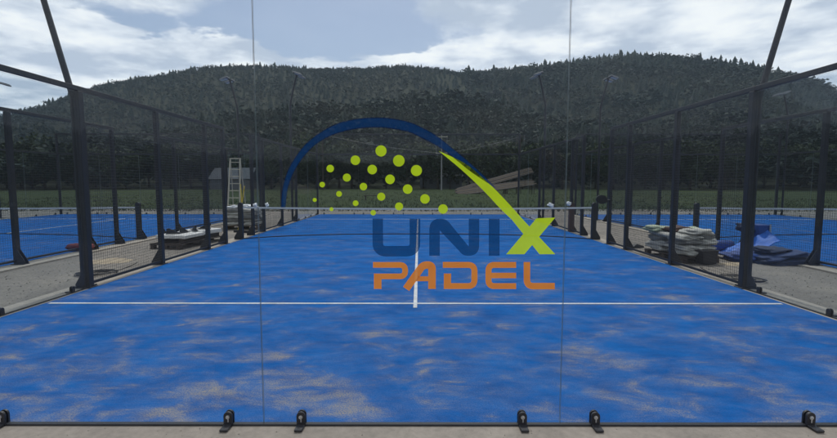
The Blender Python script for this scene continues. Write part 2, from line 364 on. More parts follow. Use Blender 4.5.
def build_forest():
    con_hi = [proto_conifer(9, 6, s) for s in range(5)]; con_lo = [proto_conifer(6, 5, 20 + s) for s in range(5)]
    bro_hi = [proto_broad(110, 40 + s, 0.40, .55, .42, .085) for s in range(4)]; bro_lo = [proto_broad(46, 60 + s, .40, .55, .42, .12) for s in range(4)]
    pts = []
    def scatter(th0, th1, r0, r1, step, jit=0.48):
        r = r0
        while r < r1:
            n = max(1, int((th1 - th0) * r / step))
            for k in range(n):
                a = th0 + (k + 0.5 + random.uniform(-jit, jit)) / n * (th1 - th0); rr = r + random.uniform(-jit, jit) * step
                pts.append((rr * math.sin(a), rr * math.cos(a), rr, a))
            r += step
    scatter(-R(56), R(56), 122, 260, 6.6); scatter(-R(52), R(52), 260, 430, 7.2); scatter(-R(50), R(50), 430, 1000, 8.2)
    scatter(R(58), R(302), 150, 820, 19)  # unseen trees behind the camera, added so the pane mirrors something dark low down
    VV = []; TT = []; TI = []; off = 0
    zz = hill(np.array([p[0] for p in pts]), np.array([p[1] for p in pts]))
    for (x, y, r, a), z in zip(pts, zz):
        R2 = 860 - 120 * math.sin(a)
        if r > R2 + 40: continue
        patch = noise.noise(Vector((x * .012, y * .012, 3)))
        p_con = (0.28 if r < 450 else 0.12) + 1.1 * patch + min(.25, (r - 300) / 900)
        con = random.random() < p_con
        near = r < 300
        P = random.choice((con_hi if near else con_lo) if con else (bro_hi if near else bro_lo))
        h = (random.uniform(8, 16) if random.random() < .85 else random.uniform(15, 21)) * (1.0 if con else 0.75) * (0.58 if r > 450 and a < .1 else 0.9 if r > 450 else 1)
        if near: h *= 0.8
        w = h * random.uniform(1.0, 1.6) * (1.3 if r > 450 else 1); an = random.uniform(0, 6.28); c, s = math.cos(an), math.sin(an)
        V = P[0]; X = (V[:, 0] * c - V[:, 1] * s) * w + x; Y = (V[:, 0] * s + V[:, 1] * c) * w + y; Z = V[:, 2] * h + z - 0.4
        VV.append(np.stack([X, Y, Z], 1)); TT.append(P[1] + off); off += len(V)
        base = (0.22 if con else 0.48) + 0.25 * noise.noise(Vector((x * .02, y * .02, 9)))
        TI.append(np.clip(base + random.gauss(0, 0.11) + rng.normal(0, 0.05, len(V)), 0, 1))
    me = tri_mesh('hillside_forest', np.concatenate(VV), np.concatenate(TT), np.concatenate(TI), M['forest'])
    link('hillside_forest', me, label='dark mixed forest covering the hills behind the courts', cat='forest', kind='stuff')
build_forest()

def field_trees():
    kinds = []
    for s in range(6):
        V, T = proto_broad(1500, 200 + s, .34 + .03 * (s % 3), .58, .40, .034)
        tint = np.clip(rng.normal(.42, .16, len(V)), 0, 1)
        crown = tri_mesh('crown', V, T, tint, M['leaf_b'] if s == 5 else M['leaf_a'])
        mb = MB(); mb.tube([(0, 0, -.02), (.006, .004, .2), (-.006, .01, .45), (.004, 0, .75)], [.028, .021, .014, .004], 8)
        for k in range(6):
            a = k * 1.05 + s; z = .22 + .06 * k; mb.tube([(0, 0, z), (.1 * math.cos(a), .1 * math.sin(a), z + .09), (.19 * math.cos(a), .19 * math.sin(a), z + .22)], [.011, .007, .002], 5)
        kinds.append((crown, mb.mesh('trunk', M['bark'], True)))
    G = 'trees along the far edge of the meadow'
    u = 8.0; i = 0
    special = {}
    while u < 836:
        D = random.uniform(99, 118); k = i % 5
        lab, h = 'dark leafy tree standing in the row along the far edge of the meadow', random.uniform(8.0, 13.0)
        if 452 < u < 540: D = random.uniform(106, 120)
        if 212 < u < 258: D = random.uniform(114, 120)
        if 560 < u < 576 and 'brown' not in special:
            k = 5; lab = 'brownish tree to the right of the timber decks'; special['brown'] = 1; h = 10
        x, y = at(u, D)
        t = thing('leafy_tree', lab, 'tree', (x, y, float(hill(x, y)) - .1), random.uniform(0, 6.28), G)
        t.scale = (h * random.uniform(.95, 1.25),) * 2 + (h,)
        link('crown', kinds[k][0], t); link('trunk', kinds[k][1], t)
        u += random.uniform(11, 24); i += 1
field_trees()

def meadow_grass():
    V = []; T = []; ti = []
    for k in range(9000):
        D = 26 + 70 * random.random() ** 1.8; x = random.uniform(-1.0, 1.0) * D; y = D - 3
        if y < 22.2 or (abs(x) > 40): continue
        h = random.uniform(.04, .16); o = len(V); a = random.uniform(0, 6.28); w = random.uniform(.01, .03)
        for b_ in range(3):
            aa = a + b_ * 2.1; lx, ly = random.gauss(0, .1), random.gauss(0, .1); o = len(V)
            V += [(x + lx - w * math.cos(aa), y + ly - w * math.sin(aa), -.06), (x + lx + w * math.cos(aa), y + ly + w * math.sin(aa), -.06), (x + lx * 2, y + ly * 2, h)]
            T.append((o, o + 1, o + 2)); c = min(1, max(0, random.gauss(.5, .2))); ti += [c] * 3
    link('meadow_grass', tri_mesh('meadow_grass', np.array(V), np.array(T), np.array(ti), M['tuft']), label='rough green meadow grass beyond the courts', cat='grass', kind='stuff')
meadow_grass()

# ------------------------------------------------------------------ paving and courts
GAP = 3.05; CX = 10.0 + GAP                          # neighbouring court centres at +-CX
PW = 40
mb = MB(); mb.box((0, 7.5, -0.13), (2 * PW, 35.0, 0.2)); struct('pavement', mb.mesh('pavement', M['pave']))

def court(cx, y1=20.0):
    t = MB(); nx, ny = 40, 80
    vs = [(-5 + 10 * i / nx, 20 * j / ny + 0.012, .010 + 0.0025 * noise.noise(Vector((i * .7, j * .7, cx)))) for j in range(ny + 1) for i in range(nx + 1)]
    t.add(vs, [(j*(nx+1)+i, j*(nx+1)+i+1, (j+1)*(nx+1)+i+1, (j+1)*(nx+1)+i) for j in range(ny) for i in range(nx)])
    c = struct('court_turf', t.mesh('court_turf', M['turf'], True), (cx, 0, 0))
    def line(name, x0, x1, ya, yb):
        m_ = MB(); m_.box(((x0 + x1) / 2, (ya + yb) / 2, .0135), (x1 - x0, yb - ya, .005)); struct(name, m_.mesh(name, M['white_paint']), (0, 0, 0), c)
    line('service_line', -4.93, 4.93, 3.02, 3.07); line('service_line', -4.93, 4.93, 16.93, 16.98)
    line('centre_line', -.025, .025, 2.84, 3.019); line('centre_line', -.025, .025, 3.071, 16.929); line('centre_line', -.025, .025, 16.981, 17.16)
    e = MB(); e.box((-5.205, 10, -.02), (.39, 20.6, .044)); e.box((5.205, 10, -.02), (.39, 20.6, .044))
    struct('side_kerb', e.mesh('side_kerb', M['kerb_pale']), (cx, 0, 0))
    k = MB()
    k.box((0, -.145, -.02), (10.018, .31, .044)); k.box((0, 20.16, -.02), (10.018, .28, .044))
    struct('kerb', k.mesh('kerb', M['kerb']), (cx, 0, 0))
court(0); court(-CX); court(CX)
# seams of the cast kerb in front of the glass are shallow grooves: short dark joints
# ---- parts shared by the cages
def post_mesh(h):
    m_ = MB(); m_.cbox((0, 0, h / 2), (.08, .10, h), .006); return m_.mesh('post', M['black_metal'])
def foot_mesh(s):
    m_ = MB(); m_.cbox((s * .05, 0, .008), (.26, .16, .014), .003)
    poly = [(s * .041, .015), (s * .185, .015), (s * .185, .06), (s * .041, .30)]
    for yy in (-.045, .033): m_.prism(poly, yy, yy + .012, 'y')
    for dx, dy in ((.16, .06), (.16, -.06)): m_.tube([(s * dx, dy, .015), (s * dx, dy, .03)], .011, 6)
    return m_.mesh('foot_plate', M['black_metal'])
def wire_mesh(L, z0, z1, axis):
    m_ = MB(); t = .0021; n = int(round(L / .05)); nz = int(round((z1 - z0) / .05))
    def bar(a, b_):
        a = Vector(a); b_ = Vector(b_); d = (b_ - a).normalized(); u = Vector((0, 0, 1)) if abs(d.z) < .5 else Vector((1, 0, 0)); w = d.cross(u); u = u * t; w = w * t
        m_.add([a+u, a+w, a-u, a-w, b_+u, b_+w, b_-u, b_-w], [(0,1,5,4),(1,2,6,5),(2,3,7,6),(3,0,4,7)])
    P = (lambda q, o, z: (o, q, z)) if axis == 'y' else (lambda q, o, z: (q, o, z))
    for i in range(n + 1): q = -L / 2 + L * i / n; bar(P(q, 0, z0), P(q, 0, z1))
    for j in range(nz + 1): z = z0 + (z1 - z0) * j / nz; bar(P(-L / 2, .0042, z), P(L / 2, .0042, z))
    return m_.mesh('mesh_panel', M['wire'])
def glass_pane(L, z0, z1, axis):
    m_ = MB(); l = L / 2 - .0028; e = .005
    d = (2 * l, 2 * e, z1 - z0) if axis == 'x' else (2 * e, 2 * l, z1 - z0)
    m_.box((0, 0, (z0 + z1) / 2), d); m_.mi = [1, 1, 0, 1, 0, 1] if axis == 'x' else [1, 1, 1, 0, 1, 0]
    return m_.mesh('glass_panel', [M['glass'], M['glass_edge']])
def clip_mesh(s):
    """black bottom clamp: upright plate with rounded top outside the glass, foot on the concrete"""
    m_ = MB(); w = .029; top = .100
    arc = [(w * math.cos(a), top - w + w * math.sin(a)) for a in [math.pi * k / 10 for k in range(11)]]
    m_.prism([(w, 0.002)] + arc + [(-w, 0.002)], s * .0065, s * .022, 'y')
    m_.prism([(w, 0.002)] + arc + [(-w, 0.002)], -s * .0065, -s * .020, 'y')
    m_.cbox((0, s * .060, .011), (2 * w * .92, .078, .016), .004)
    return m_.mesh('glass_clip', M['black_plastic'])
def bolt_mesh(s):
    m_ = MB(); z = .066
    m_.tube([(0, s * .022, z), (0, s * .027, z)], .013, 12); m_.tube([(0, s * .027, z), (0, s * .031, z)], .007, 6)
    m_.cbox((.002, s * .024, z - .022), (.008, .003, .026), .001)
    return m_.mesh('bolt', M['bolt'])
def rail(name, L, w, h, axis):
    def mk():
        m_ = MB(); m_.cbox((0, 0, 0), (L, w, h) if axis == 'x' else (w, L, h), .004); return m_.mesh(name, M['black_metal'])
    return cached((name, L, w, h, axis), mk)

def fence(x, s, posts, label):
    ym = (posts[0] + posts[-1]) / 2
    t = thing('mesh_fence', label, 'fence', (x, ym, .003), 0, 'wire mesh fence runs beside the courts')
    for y in posts:
        p = link('post', cached('post3', lambda: post_mesh(3.0)), t, (0, y - ym, 0)); link('foot_plate', cached(('foot', s), lambda: foot_mesh(s)), p)
    L = posts[-1] - posts[0]
    link('top_rail', rail('top_rail', L + .1, .06, .07, 'y'), t, (0, 0, 3.036))
    for a, b_ in zip(posts, posts[1:]):
        l = round(b_ - a - .104, 3)
        link('bottom_rail', rail('bottom_rail', l, .04, .04, 'y'), t, (0, (a + b_) / 2 - ym, .07))
        link('mesh_panel', cached(('wire', l), lambda: wire_mesh(l, .095, 2.995, 'y')), t, (-s * .028, (a + b_) / 2 - ym, 0))
    return t
def side_glass(x, s, ya, yb, label):
    t = thing('side_glass_wall', label, 'glass wall', (x, ya, .003), 0, 'side glass walls at the court corners')
    for y in (1, 3): link('glass_panel', cached('sideglass', lambda: glass_pane(2.0, .006, 2.985, 'y')), t, (0, y, 0))
    link('top_rail', rail('top_rail', 3.93, .06, .07, 'y'), t, (0, 2.0 - (.015 if ya < 5 else -.015), 3.036))
    link('base_rail', rail('base_rail', 3.99, .034, .012, 'y'), t, (0, 2, .007))
    for y in (.35, 1.5, 2.5, 3.65):
        c = link('glass_clip', cached(('clip', 1), lambda: clip_mesh(-1)), t, (0, y, 0), (0, 0, math.pi / 2 if s > 0 else -math.pi / 2)); link('bolt', cached(('bolt', 1), lambda: bolt_mesh(-1)), c)
    return t
def end_wall(cx, y, s, label):
    t = thing('glass_end_wall', label, 'glass wall', (cx, y, .003), 0, 'glass walls closing the court ends')
    panes = []
    for i in range(5): panes.append(link('glass_panel', cached('endglass', lambda: glass_pane(2.0, .006, 2.995, 'x')), t, (-4 + 2 * i, 0, 0)))
    link('base_rail', rail('base_rail', 9.99, .034, .012, 'x'), t, (0, 0, .007))
    link('top_rail', rail('top_rail', 10.06, .06, .07, 'x'), t, (0, 0, 3.034)); link('upper_rail', rail('top_rail', 10.06, .06, .06, 'x'), t, (0, 0, 4.03))
    link('mesh_panel', cached('upwire', lambda: wire_mesh(10.0, 3.075, 3.995, 'x')), t)
    for x in (-5.08, 5.08): link('post', cached('post4', lambda: post_mesh(4.06)), t, (x, 0, 0))
    for i in range(5):
        for dx in (-.765, .765):
            if i == 2: dx = math.copysign(.745, dx)
            if i == 3 and dx > 0: dx = .68
            c = link('glass_clip', cached(('clip', s), lambda: clip_mesh(s)), t, (-4 + 2 * i + dx, 0, 0)); link('bolt', cached(('bolt', s), lambda: bolt_mesh(s)), c)
    return panes
def net(cx, label):
    t = thing('padel_net', label, 'net', (cx, 10, .012), 0, 'nets across the courts')
    for s in (-1, 1):
        m_ = MB(); arc = [(.06 * math.cos(a), .99 + .06 * math.sin(a)) for a in [math.pi * k / 10 for k in range(11)]]
        m_.prism([(.06, 0)] + arc + [(-.06, 0)], -.05, .05, 'y')
        p = link('net_post', cached('netpost', lambda: m_.mesh('net_post', M['black_metal'])), t, (s * 5.06, 0, 0)); link('foot_plate', cached(('foot', s), lambda: foot_mesh(s)), p)
    top = lambda x: .885 + .035 * (abs(x) / 5) ** 2
    lo = lambda x: .012 + .135 * (1 - (abs(x) / 5) ** 2.6)
    xs = [-4.99 + 9.98 * i / 80 for i in range(81)]
    def mk_tape():
        m_ = MB(); vs = []
        for x in xs: vs += [(x, -.012, top(x) - .042), (x, -.008, top(x) + .004), (x, .008, top(x) + .004), (x, .012, top(x) - .042)]
        m_.add(vs, [(4*i+k, 4*i+4+k, 4*i+5+k, 4*i+1+k) for i in range(80) for k in range(3)]); return m_.mesh('net_tape', M['white_tape'], True)
    def mk_cord():
        m_ = MB(); m_.tube([(x, 0, lo(x)) for x in xs], .016, 6); return m_.mesh('bottom_cord', M['net_cord'], True)
    def mk_net():
        m_ = MB(); q = .0013; n = 222
        for i in range(n + 1):
            x = -4.98 + 9.96 * i / n; m_.add([(x-q, 0, lo(x)), (x, q, lo(x)), (x+q, 0, lo(x)), (x-q, 0, top(x)-.05), (x, q, top(x)-.05), (x+q, 0, top(x)-.05)], [(0,1,4,3),(1,2,5,4),(2,0,3,5)])
        for j in range(18):
            for a, b_ in zip(xs[::4], xs[4::4]):
                za = lo(a) + (top(a) - .05 - lo(a)) * j / 18; zb = lo(b_) + (top(b_) - .05 - lo(b_)) * j / 18
                m_.add([(a, 0, za-q), (a, q, za), (a, 0, za+q), (b_, 0, zb-q), (b_, q, zb), (b_, 0, zb+q)], [(0,1,4,3),(1,2,5,4),(2,0,3,5)])
        return m_.mesh('net_mesh', M['net_cord'])
    link('net_tape', cached('tape', mk_tape), t); link('bottom_cord', cached('cord', mk_cord), t); link('net_mesh', cached('netm', mk_net), t)
def light_pole(x, y, lean, zb, label):
    """pole beside the cage, straight to zb then leaning to one side, two floodlights on a crossbar"""
    t = thing('light_pole', label, 'floodlight', (x, y, 0), 0, 'leaning floodlight poles beside the courts')
    dz = 6.0 - zb; dx = lean * dz * .26
    m_ = MB(); m_.tube([(0, 0, 0), (0, 0, zb - .1), (lean * .02, 0, zb), (dx * .5, 0, zb + dz * .5), (dx, 0, 6.0)], [.045, .045, .045, .042, .036], 10); m_.cbox((0, 0, .01), (.24, .24, .02))
    link('pole', m_.mesh('pole', M['black_metal'], False), t)
    m_ = MB(); m_.cbox((0, 0, 0), (.06, .8, .05)); link('crossbar', cached('xbar', lambda: m_.mesh('crossbar', M['black_metal'])), t, (dx, 0, 6.02))
    for yy in (-.27, .27):
        h = MB(); h.cbox((.12, 0, 0), (.36, .26, .06), .012)
        for k in range(6): h.box((-.02 + .05 * k, 0, .040), (.012, .22, .024))
        hd = link('lamp_head', cached('lamp', lambda: h.mesh('lamp_head', M['galv'])), t, (dx, yy, 6.03), (0, R(18), 0 if lean > 0 else math.pi))
        g = MB(); g.box((.13, 0, -.032), (.30, .20, .006)); link('lens', cached('lens', lambda: g.mesh('lens', M['lamp_glass'])), hd)

near = [4.0, 6.0, 8.0, 9.0]; far = [11.0, 12.0, 14.0, 16.0]
def cage(cx, who):
    for s, side in ((-1, 'left'), (1, 'right')):
        x = cx + s * 5.08
        fence(x, s, near, f'black wire mesh fence on the {side} side of {who}, near half')
        fence(x, s, far, f'black wire mesh fence on the {side} side of {who}, far half')
        side_glass(x, s, 0, 4, f'glass side wall at the near {side} corner of {who}')
        g = side_glass(x, s, 16, 20, f'glass side wall at the far {side} corner of {who}')
    net(cx, f'low black net with white top tape across {who}')
    end_wall(cx, 20, 1, f'glass wall with mesh on top closing the far end of {who}')
cage(0, 'the centre court'); cage(-CX, 'the court on the left'); cage(CX, 'the court on the right')
panes = end_wall(0, 0, -1, 'glass wall in front carrying the blue, lime and orange logo')
end_wall(-CX, 0, -1, 'glass wall closing the near end of the court on the left')
end_wall(CX, 0, -1, 'glass wall closing the near end of the court on the right')

light_pole(-5.22, 4.08, -1, 3.0, 'nearest floodlight pole on the left, leaning out above the fence')
light_pole(5.22, 4.08, 1, 3.0, 'nearest floodlight pole on the right, leaning out above the fence')
light_pole(-5.25, 16.0, 1, 4.9, 'far floodlight pole at the left fence of the centre court')
light_pole(5.25, 16.0, -1, 4.9, 'far floodlight pole at the right fence of the centre court')
light_pole(-7.78, 16.9, -1, 4.9, 'far floodlight pole leaning over the court on the left')
light_pole(7.75, 16.6, 1, 4.9, 'far floodlight pole leaning over the court on the right')
light_pole(18.3, 19.8, -1, 4.9, 'floodlight pole beyond the outer fence of the court on the right')
light_pole(-18.9, 17.5, 1, 4.9, 'floodlight pole beyond the outer fence of the court on the left')

# ------------------------------------------------------------------ the logo printed on the middle pane (metres on the glass)
ARC_O = [(-0.8462,1.4746),(-0.839,1.5723),(-0.8087,1.6856),(-0.758,1.7822),(-0.6833,1.8783),(-0.5853,1.9548),(-0.4718,2.0136),(-0.343,2.0422),(-0.2146,2.0502),(-0.1023,2.0407),(-0.006,2.0186),(0.0534,1.9933),(0.15,1.9426),(0.2632,1.8549),(0.3607,1.7749),(0.4506,1.6945),(0.5443,1.6025)]
ARC_I = [(-0.8185,1.4746),(-0.8028,1.5886),(-0.7682,1.6857),(-0.7095,1.7823),(-0.627,1.8704),(-0.5212,1.9342),(-0.4081,1.9692),(-0.2954,1.9852),(-0.1829,1.9868),(-0.0704,1.971),(0.002,1.952),(0.0535,1.9266),(0.1341,1.8868),(0.2149,1.8389),(0.2961,1.7749),(0.3939,1.6977),(0.5443,1.6008)]
DOTS = [(-0.1966,1.8387,0.0357),(-0.3619,1.7793,0.0308),(-0.0822,1.7762,0.0373),(0.031,1.7136,0.0357),(-0.254,1.7199,0.0308),(-0.5244,1.7261,0.0243),(-0.4182,1.6681,0.026),(-0.1393,1.657,0.0308),(-0.0258,1.594,0.0308),(-0.5779,1.6227,0.0179),(-0.3117,1.61,0.0243),(-0.4699,1.5628,0.0187),(-0.1968,1.5451,0.026),(-0.6284,1.5237,0.013),(-0.3632,1.5027,0.0187),(-0.0814,1.4817,0.026),(-0.5202,1.4634,0.013),(-0.2496,1.4407,0.0179),(0.0864,1.5307,0.0308),(0.2039,1.4656,0.0308)]
SW_L = [(0.1743,1.8386),(0.3211,1.7186),(0.4599,1.5894),(0.5755,1.4678),(0.6501,1.3975),(0.8365,1.1692)]
SW_H = [(0.1743,1.8386),(0.3445,1.759),(0.4916,1.6378),(0.6071,1.5242),(0.7235,1.3976),(0.9398,1.1693)]
X_A = [(0.8117,1.4054),(0.9337,1.4101),(0.8311,1.284),(0.7673,1.3513)]; X_B = [(0.6181,1.169),(0.7377,1.1691),(0.787,1.2298),(0.7275,1.3027)]
def smooth(P, n=4):
    out = []
    for i in range(len(P) - 1):
        p0, p1, p2, p3 = P[max(i-1,0)], P[i], P[i+1], P[min(i+2,len(P)-1)]
        for k in range(n):
            t = k / n; out.append(tuple(.5*((2*b) + (-a+c)*t + (2*a-5*b+4*c-d)*t*t + (-a+3*b-3*c+d)*t**3) for a, b, c, d in zip(p0, p1, p2, p3)))
    return out + [P[-1]]
FY = -.0072
def strip(m_, A, B, y=FY):
    n = len(A); m_.add([(a[0], y, a[1]) for a in A] + [(b[0], y, b[1]) for b in B], [(i, i + 1, n + i + 1, n + i) for i in range(n - 1)])
def g2(p):            # letter grid -> metres on the pane
    u, v = p[0] / 836, p[1] / 438
    x = (-.3349 + 1.3602*u)*(1-v) + (-.342 + 1.3875*u)*v; z = (1.5268 + .001*u)*(1-v) + (.7998 + .0013*u)*v
    return (x, z)
def stroke(m_, pts, w, rad, y=FY):
    """letter stroke of even width along a path whose corners are rounded by rad (0 = mitred)"""
    P = [Vector(p) for p in pts]; rr = rad if isinstance(rad, list) else [rad] * len(P); path = [P[0]]
    for i in range(1, len(P) - 1):
        r_ = rr[i]
        if r_ <= 0: path.append(P[i]); continue
        a = P[i] + (P[i-1] - P[i]).normalized() * r_; b = P[i] + (P[i+1] - P[i]).normalized() * r_
        for k in range(9): t = k / 8; path.append(a*(1-t)**2 + P[i]*2*t*(1-t) + b*t*t)
    path.append(P[-1]); A = []; B = []
    for i, p in enumerate(path):
        d0 = (p - path[i-1]).normalized() if i else None; d1 = (path[i+1] - p).normalized() if i < len(path) - 1 else None
        n0 = Vector((-d0.y, d0.x)) if d0 else None; n1 = Vector((-d1.y, d1.x)) if d1 else None
        n = (n0 + n1).normalized() if d0 and d1 else (n0 or n1); c = max(.3, n.dot(n0 or n1)); o = n * (w / 2 / c)
        A.append(g2(p + o)); B.append(g2(p - o))
    strip(m_, A, B, y)
def poly(m_, pts, y=FY): m_.add([(q[0], y, q[1]) for q in map(g2, pts)], [tuple(range(len(pts)))])
pane = panes[2]
m_ = MB(); ao, ai = smooth(ARC_O), smooth(ARC_I); mix = lambda f: [tuple(a*(1-f)+b*f for a, b in zip(p, q)) for p, q in zip(ao, ai)]
strip(m_, mix(.07), mix(.93)); m_.cur = 1; strip(m_, ao, mix(.07)); strip(m_, mix(.93), ai)
link('logo_arc', m_.mesh('logo_arc', [M['decal_navy'], M['decal_edge']]), pane)
for x, z, r_ in DOTS:
    m_ = MB(); m_.add([(x + r_*math.cos(2*math.pi*k/28), FY, z + r_*math.sin(2*math.pi*k/28)) for k in range(28)], [tuple(range(28))]); link('logo_dot', m_.mesh('logo_dot', M['decal_lime']), pane)
m_ = MB(); w = 42
stroke(m_, [(71, 75), (71, 204), (219, 204), (219, 75)], w, 34); link('letter_u', m_.mesh('letter_u', M['decal_navy']), pane)
m_ = MB()
def q3(a, c, b, n=8): return [tuple(a[i]*(1-t)**2 + c[i]*2*t*(1-t) + b[i]*t*t for i in (0, 1)) for t in [k/n for k in range(n+1)]]
poly(m_, [(276, 222)] + q3((276, 118), (278, 75), (318, 75)) + [(318, 222)])          # left stem with rounded shoulder
poly(m_, [(318, 75)] + q3((322, 75), (346, 75), (360, 96)) + [(433, 185), (433, 222)] + q3((430, 222), (408, 222), (396, 204)) + [(318, 122)])
poly(m_, [(433, 75), (475, 75)] + q3((475, 180), (474, 222), (433, 222))); link('letter_n', m_.mesh('letter_n', M['decal_navy']), pane)
m_ = MB(); poly(m_, [(513, 75), (556, 75), (556, 222), (513, 222)]); link('letter_i', m_.mesh('letter_i', M['decal_navy']), pane)
m_ = MB(); strip(m_, smooth(SW_H[:5]) + SW_H[5:], smooth(SW_L[:5]) + SW_L[5:])
for q in (X_A, X_B): m_.add([(x, FY, z) for x, z in q], [(0, 1, 2, 3)])
link('letter_x', m_.mesh('letter_x', M['decal_lime']), pane)
def letter(name, fn):
    m_ = MB(); fn(m_); link(name, m_.mesh(name, M['decal_orange']), pane)
def P_(m_):
    stroke(m_, [(52, 258.5), (180, 258.5), (180, 304.5), (67, 304.5), (67, 355)], 23, [0, 22, 22, 0, 0]); 
    poly(m_, [(78.5, 316), (86, 316), (86, 355), (78.5, 355)])
def A_(m_):
    stroke(m_, [(184, 355), (251, 259), (287, 259), (287, 355)], 30, [0, 16, 16, 0]); poly(m_, [(222, 324), (235, 304), (272, 304), (272, 324)])
def D_(m_):
    stroke(m_, [(330, 258.5), (456, 258.5), (456, 343.5), (346, 343.5), (346, 293)], 24, [0, 26, 26, 0, 0]); poly(m_, [(358, 293), (363, 293), (363, 331.5), (358, 331.5)])
def E_(m_):
    stroke(m_, [(622, 258.5), (512, 258.5), (512, 343.5), (622, 343.5)], 24, [0, 24, 24, 0]); poly(m_, [(524, 290), (622, 290), (622, 312), (524, 312)])
def L_(m_): stroke(m_, [(665, 247), (665, 343.5), (776, 343.5)], 26, [0, 26, 0])
for n_, f_ in (('letter_p', P_), ('letter_a', A_), ('letter_d', D_), ('letter_e', E_), ('letter_l', L_)): letter(n_, f_)

# ------------------------------------------------------------------ things lying about on the paths
def pillow(name, d, m_, seed, lump=.12):
    """soft bag: squashed superellipsoid with dents and a flat seam"""
    b = MB(); nu, nv = 20, 12; vs = []
    for j in range(nv + 1):
        ph = -math.pi/2 + math.pi*j/nv
        for i in range(nu):
            th = 2*math.pi*i/nu; e = lambda q, k: math.copysign(abs(q)**k, q)
            x, y, z = e(math.cos(ph), .55)*e(math.cos(th), .5), e(math.cos(ph), .55)*e(math.sin(th), .5), e(math.sin(ph), .8)
            k = 1 + lump*noise.noise(Vector((x*1.7+seed, y*1.7, z*1.7)))*1.6 + lump*.5*noise.noise(Vector((x*5, y*5+seed, z*5)))
            edge = 1 - .35*max(abs(x), abs(y))**4
            vs.append((x*d[0]/2*k, y*d[1]/2*k, z*d[2]/2*k*edge))
    b.add(vs, [(j*nu+i, j*nu+(i+1)%nu, (j+1)*nu+(i+1)%nu, (j+1)*nu+i) for j in range(nv) for i in range(nu)])
    return b.mesh(name, m_, True)
def pallet(loc, rz, label, m_='wood', d=(1.2, .8)):
    t = thing('pallet', label, 'pallet', loc, rz, 'wooden pallets on the paths'); l, w_ = d
    for k in range(5): b = MB(); b.cbox((0, -w_/2 + .05 + (w_-.1)*k/4, .131), (l, .10, .022), .003); link('deck_board', b.mesh('deck_board', M[m_]), t)
    for k in range(3):
        b = MB(); b.cbox((-l/2 + .05 + (l-.1)*k/2, 0, .109), (.10, w_, .020), .003); link('cross_board', b.mesh('cross_board', M[m_]), t)
        for j in (-1, 0, 1): b = MB(); b.cbox((-l/2 + .05 + (l-.1)*k/2, j*(w_/2-.06), .061), (.10, .11, .076), .004); link('block', b.mesh('block', M[m_]), t)
        b = MB(); b.cbox((-l/2 + .05 + (l-.1)*k/2, 0, .0115), (.10, w_, .022), .003); link('bottom_board', b.mesh('bottom_board', M[m_]), t)
    return t
GZ = -.030     # path level

# stack of sand bags on the right path
bx, by = 5.80, 6.95; rz = R(8); rot = Matrix.Rotation(rz, 3, 'Z')
pallet((bx, by, GZ), rz + math.pi/2, 'dark wooden pallet under the stack of sand bags', 'dark_wood', (1.25, .85))
M['bag_dull'] = mat('bag_dull_grey', (0.20, 0.20, 0.19), 0.8, 0.4, 6, bump=0.7)
bagm = [pillow('sand_bag', (.64, .46, .155), M['bag_dull' if s % 3 == 1 else 'bag'], s * 3.1, .22) for s in range(6)]
for l in range(4):
    for i in range(2):
        for j in range(2):
            a = (l % 2) * math.pi/2; p = rot @ Vector(((i - .5)*.42 + random.gauss(0, .025), (j - .5)*.60 + random.gauss(0, .04), 0))
            o = link('sand_bag', bagm[(l*2 + i + j*3) % 6], None, (bx + p.x, by + p.y, GZ + .142 + .068 + l*.105), (random.gauss(0, .05), random.gauss(0, .05), rz + math.pi/2 + random.gauss(0, .12) + math.pi*((l + j) % 2)),
                     'grey white sand bag in the lower layers of the stack', 'sand bag', 'sand bags stacked on the pallet', scale=(random.uniform(.92, 1.08), random.uniform(.95, 1.1), 1))
for nm, m_, dx, dy, lab, dz in (('sand_bag', 'bag_brown', -.06, .02, 'dark red brown sack on top of the sand bag stack', .02), ('sand_bag', 'bag_green', .20, -.02, 'pale green and white bag on top of the stack beside the brown sack', 0),
                            ('sand_bag', 'bag', .05, -.40, 'pale sand bag on top of the stack at its near end', 0), ('sand_bag', 'bag_green', -.27, .38, 'pale bag on top of the stack at its far end', 0)):
    p = rot @ Vector((dx, dy, 0)); link(nm, pillow(nm, (.56, .44, .14), M[m_], dx * 40, .25), None, (bx + p.x, by + p.y, GZ + .142 + .065 + 4*.105 + dz), (0, 0, rz + random.uniform(-.3, .3)), lab, 'sand bag', 'sand bags stacked on the pallet')
b = MB(); b.cbox((0, 0, 0), (.30, .02, .17), .004); b.mi = [0]*len(b.f); 
fl = thing('plastic_tub', 'black plastic tub leaning against the front of the sand bag stack', 'tub', (bx + .12, by - .74, GZ + .02), R(12))
b = MB(); b.prism([(-.15, 0), (.15, 0), (.19, .26), (-.19, .26)], -.09, .09, 'y'); link('tub_body', b.mesh('tub_body', M['black_plastic']), fl)
b = MB(); b.cbox((0, 0, .27), (.42, .22, .022), .006); link('rim', b.mesh('rim', M['black_plastic']), fl)

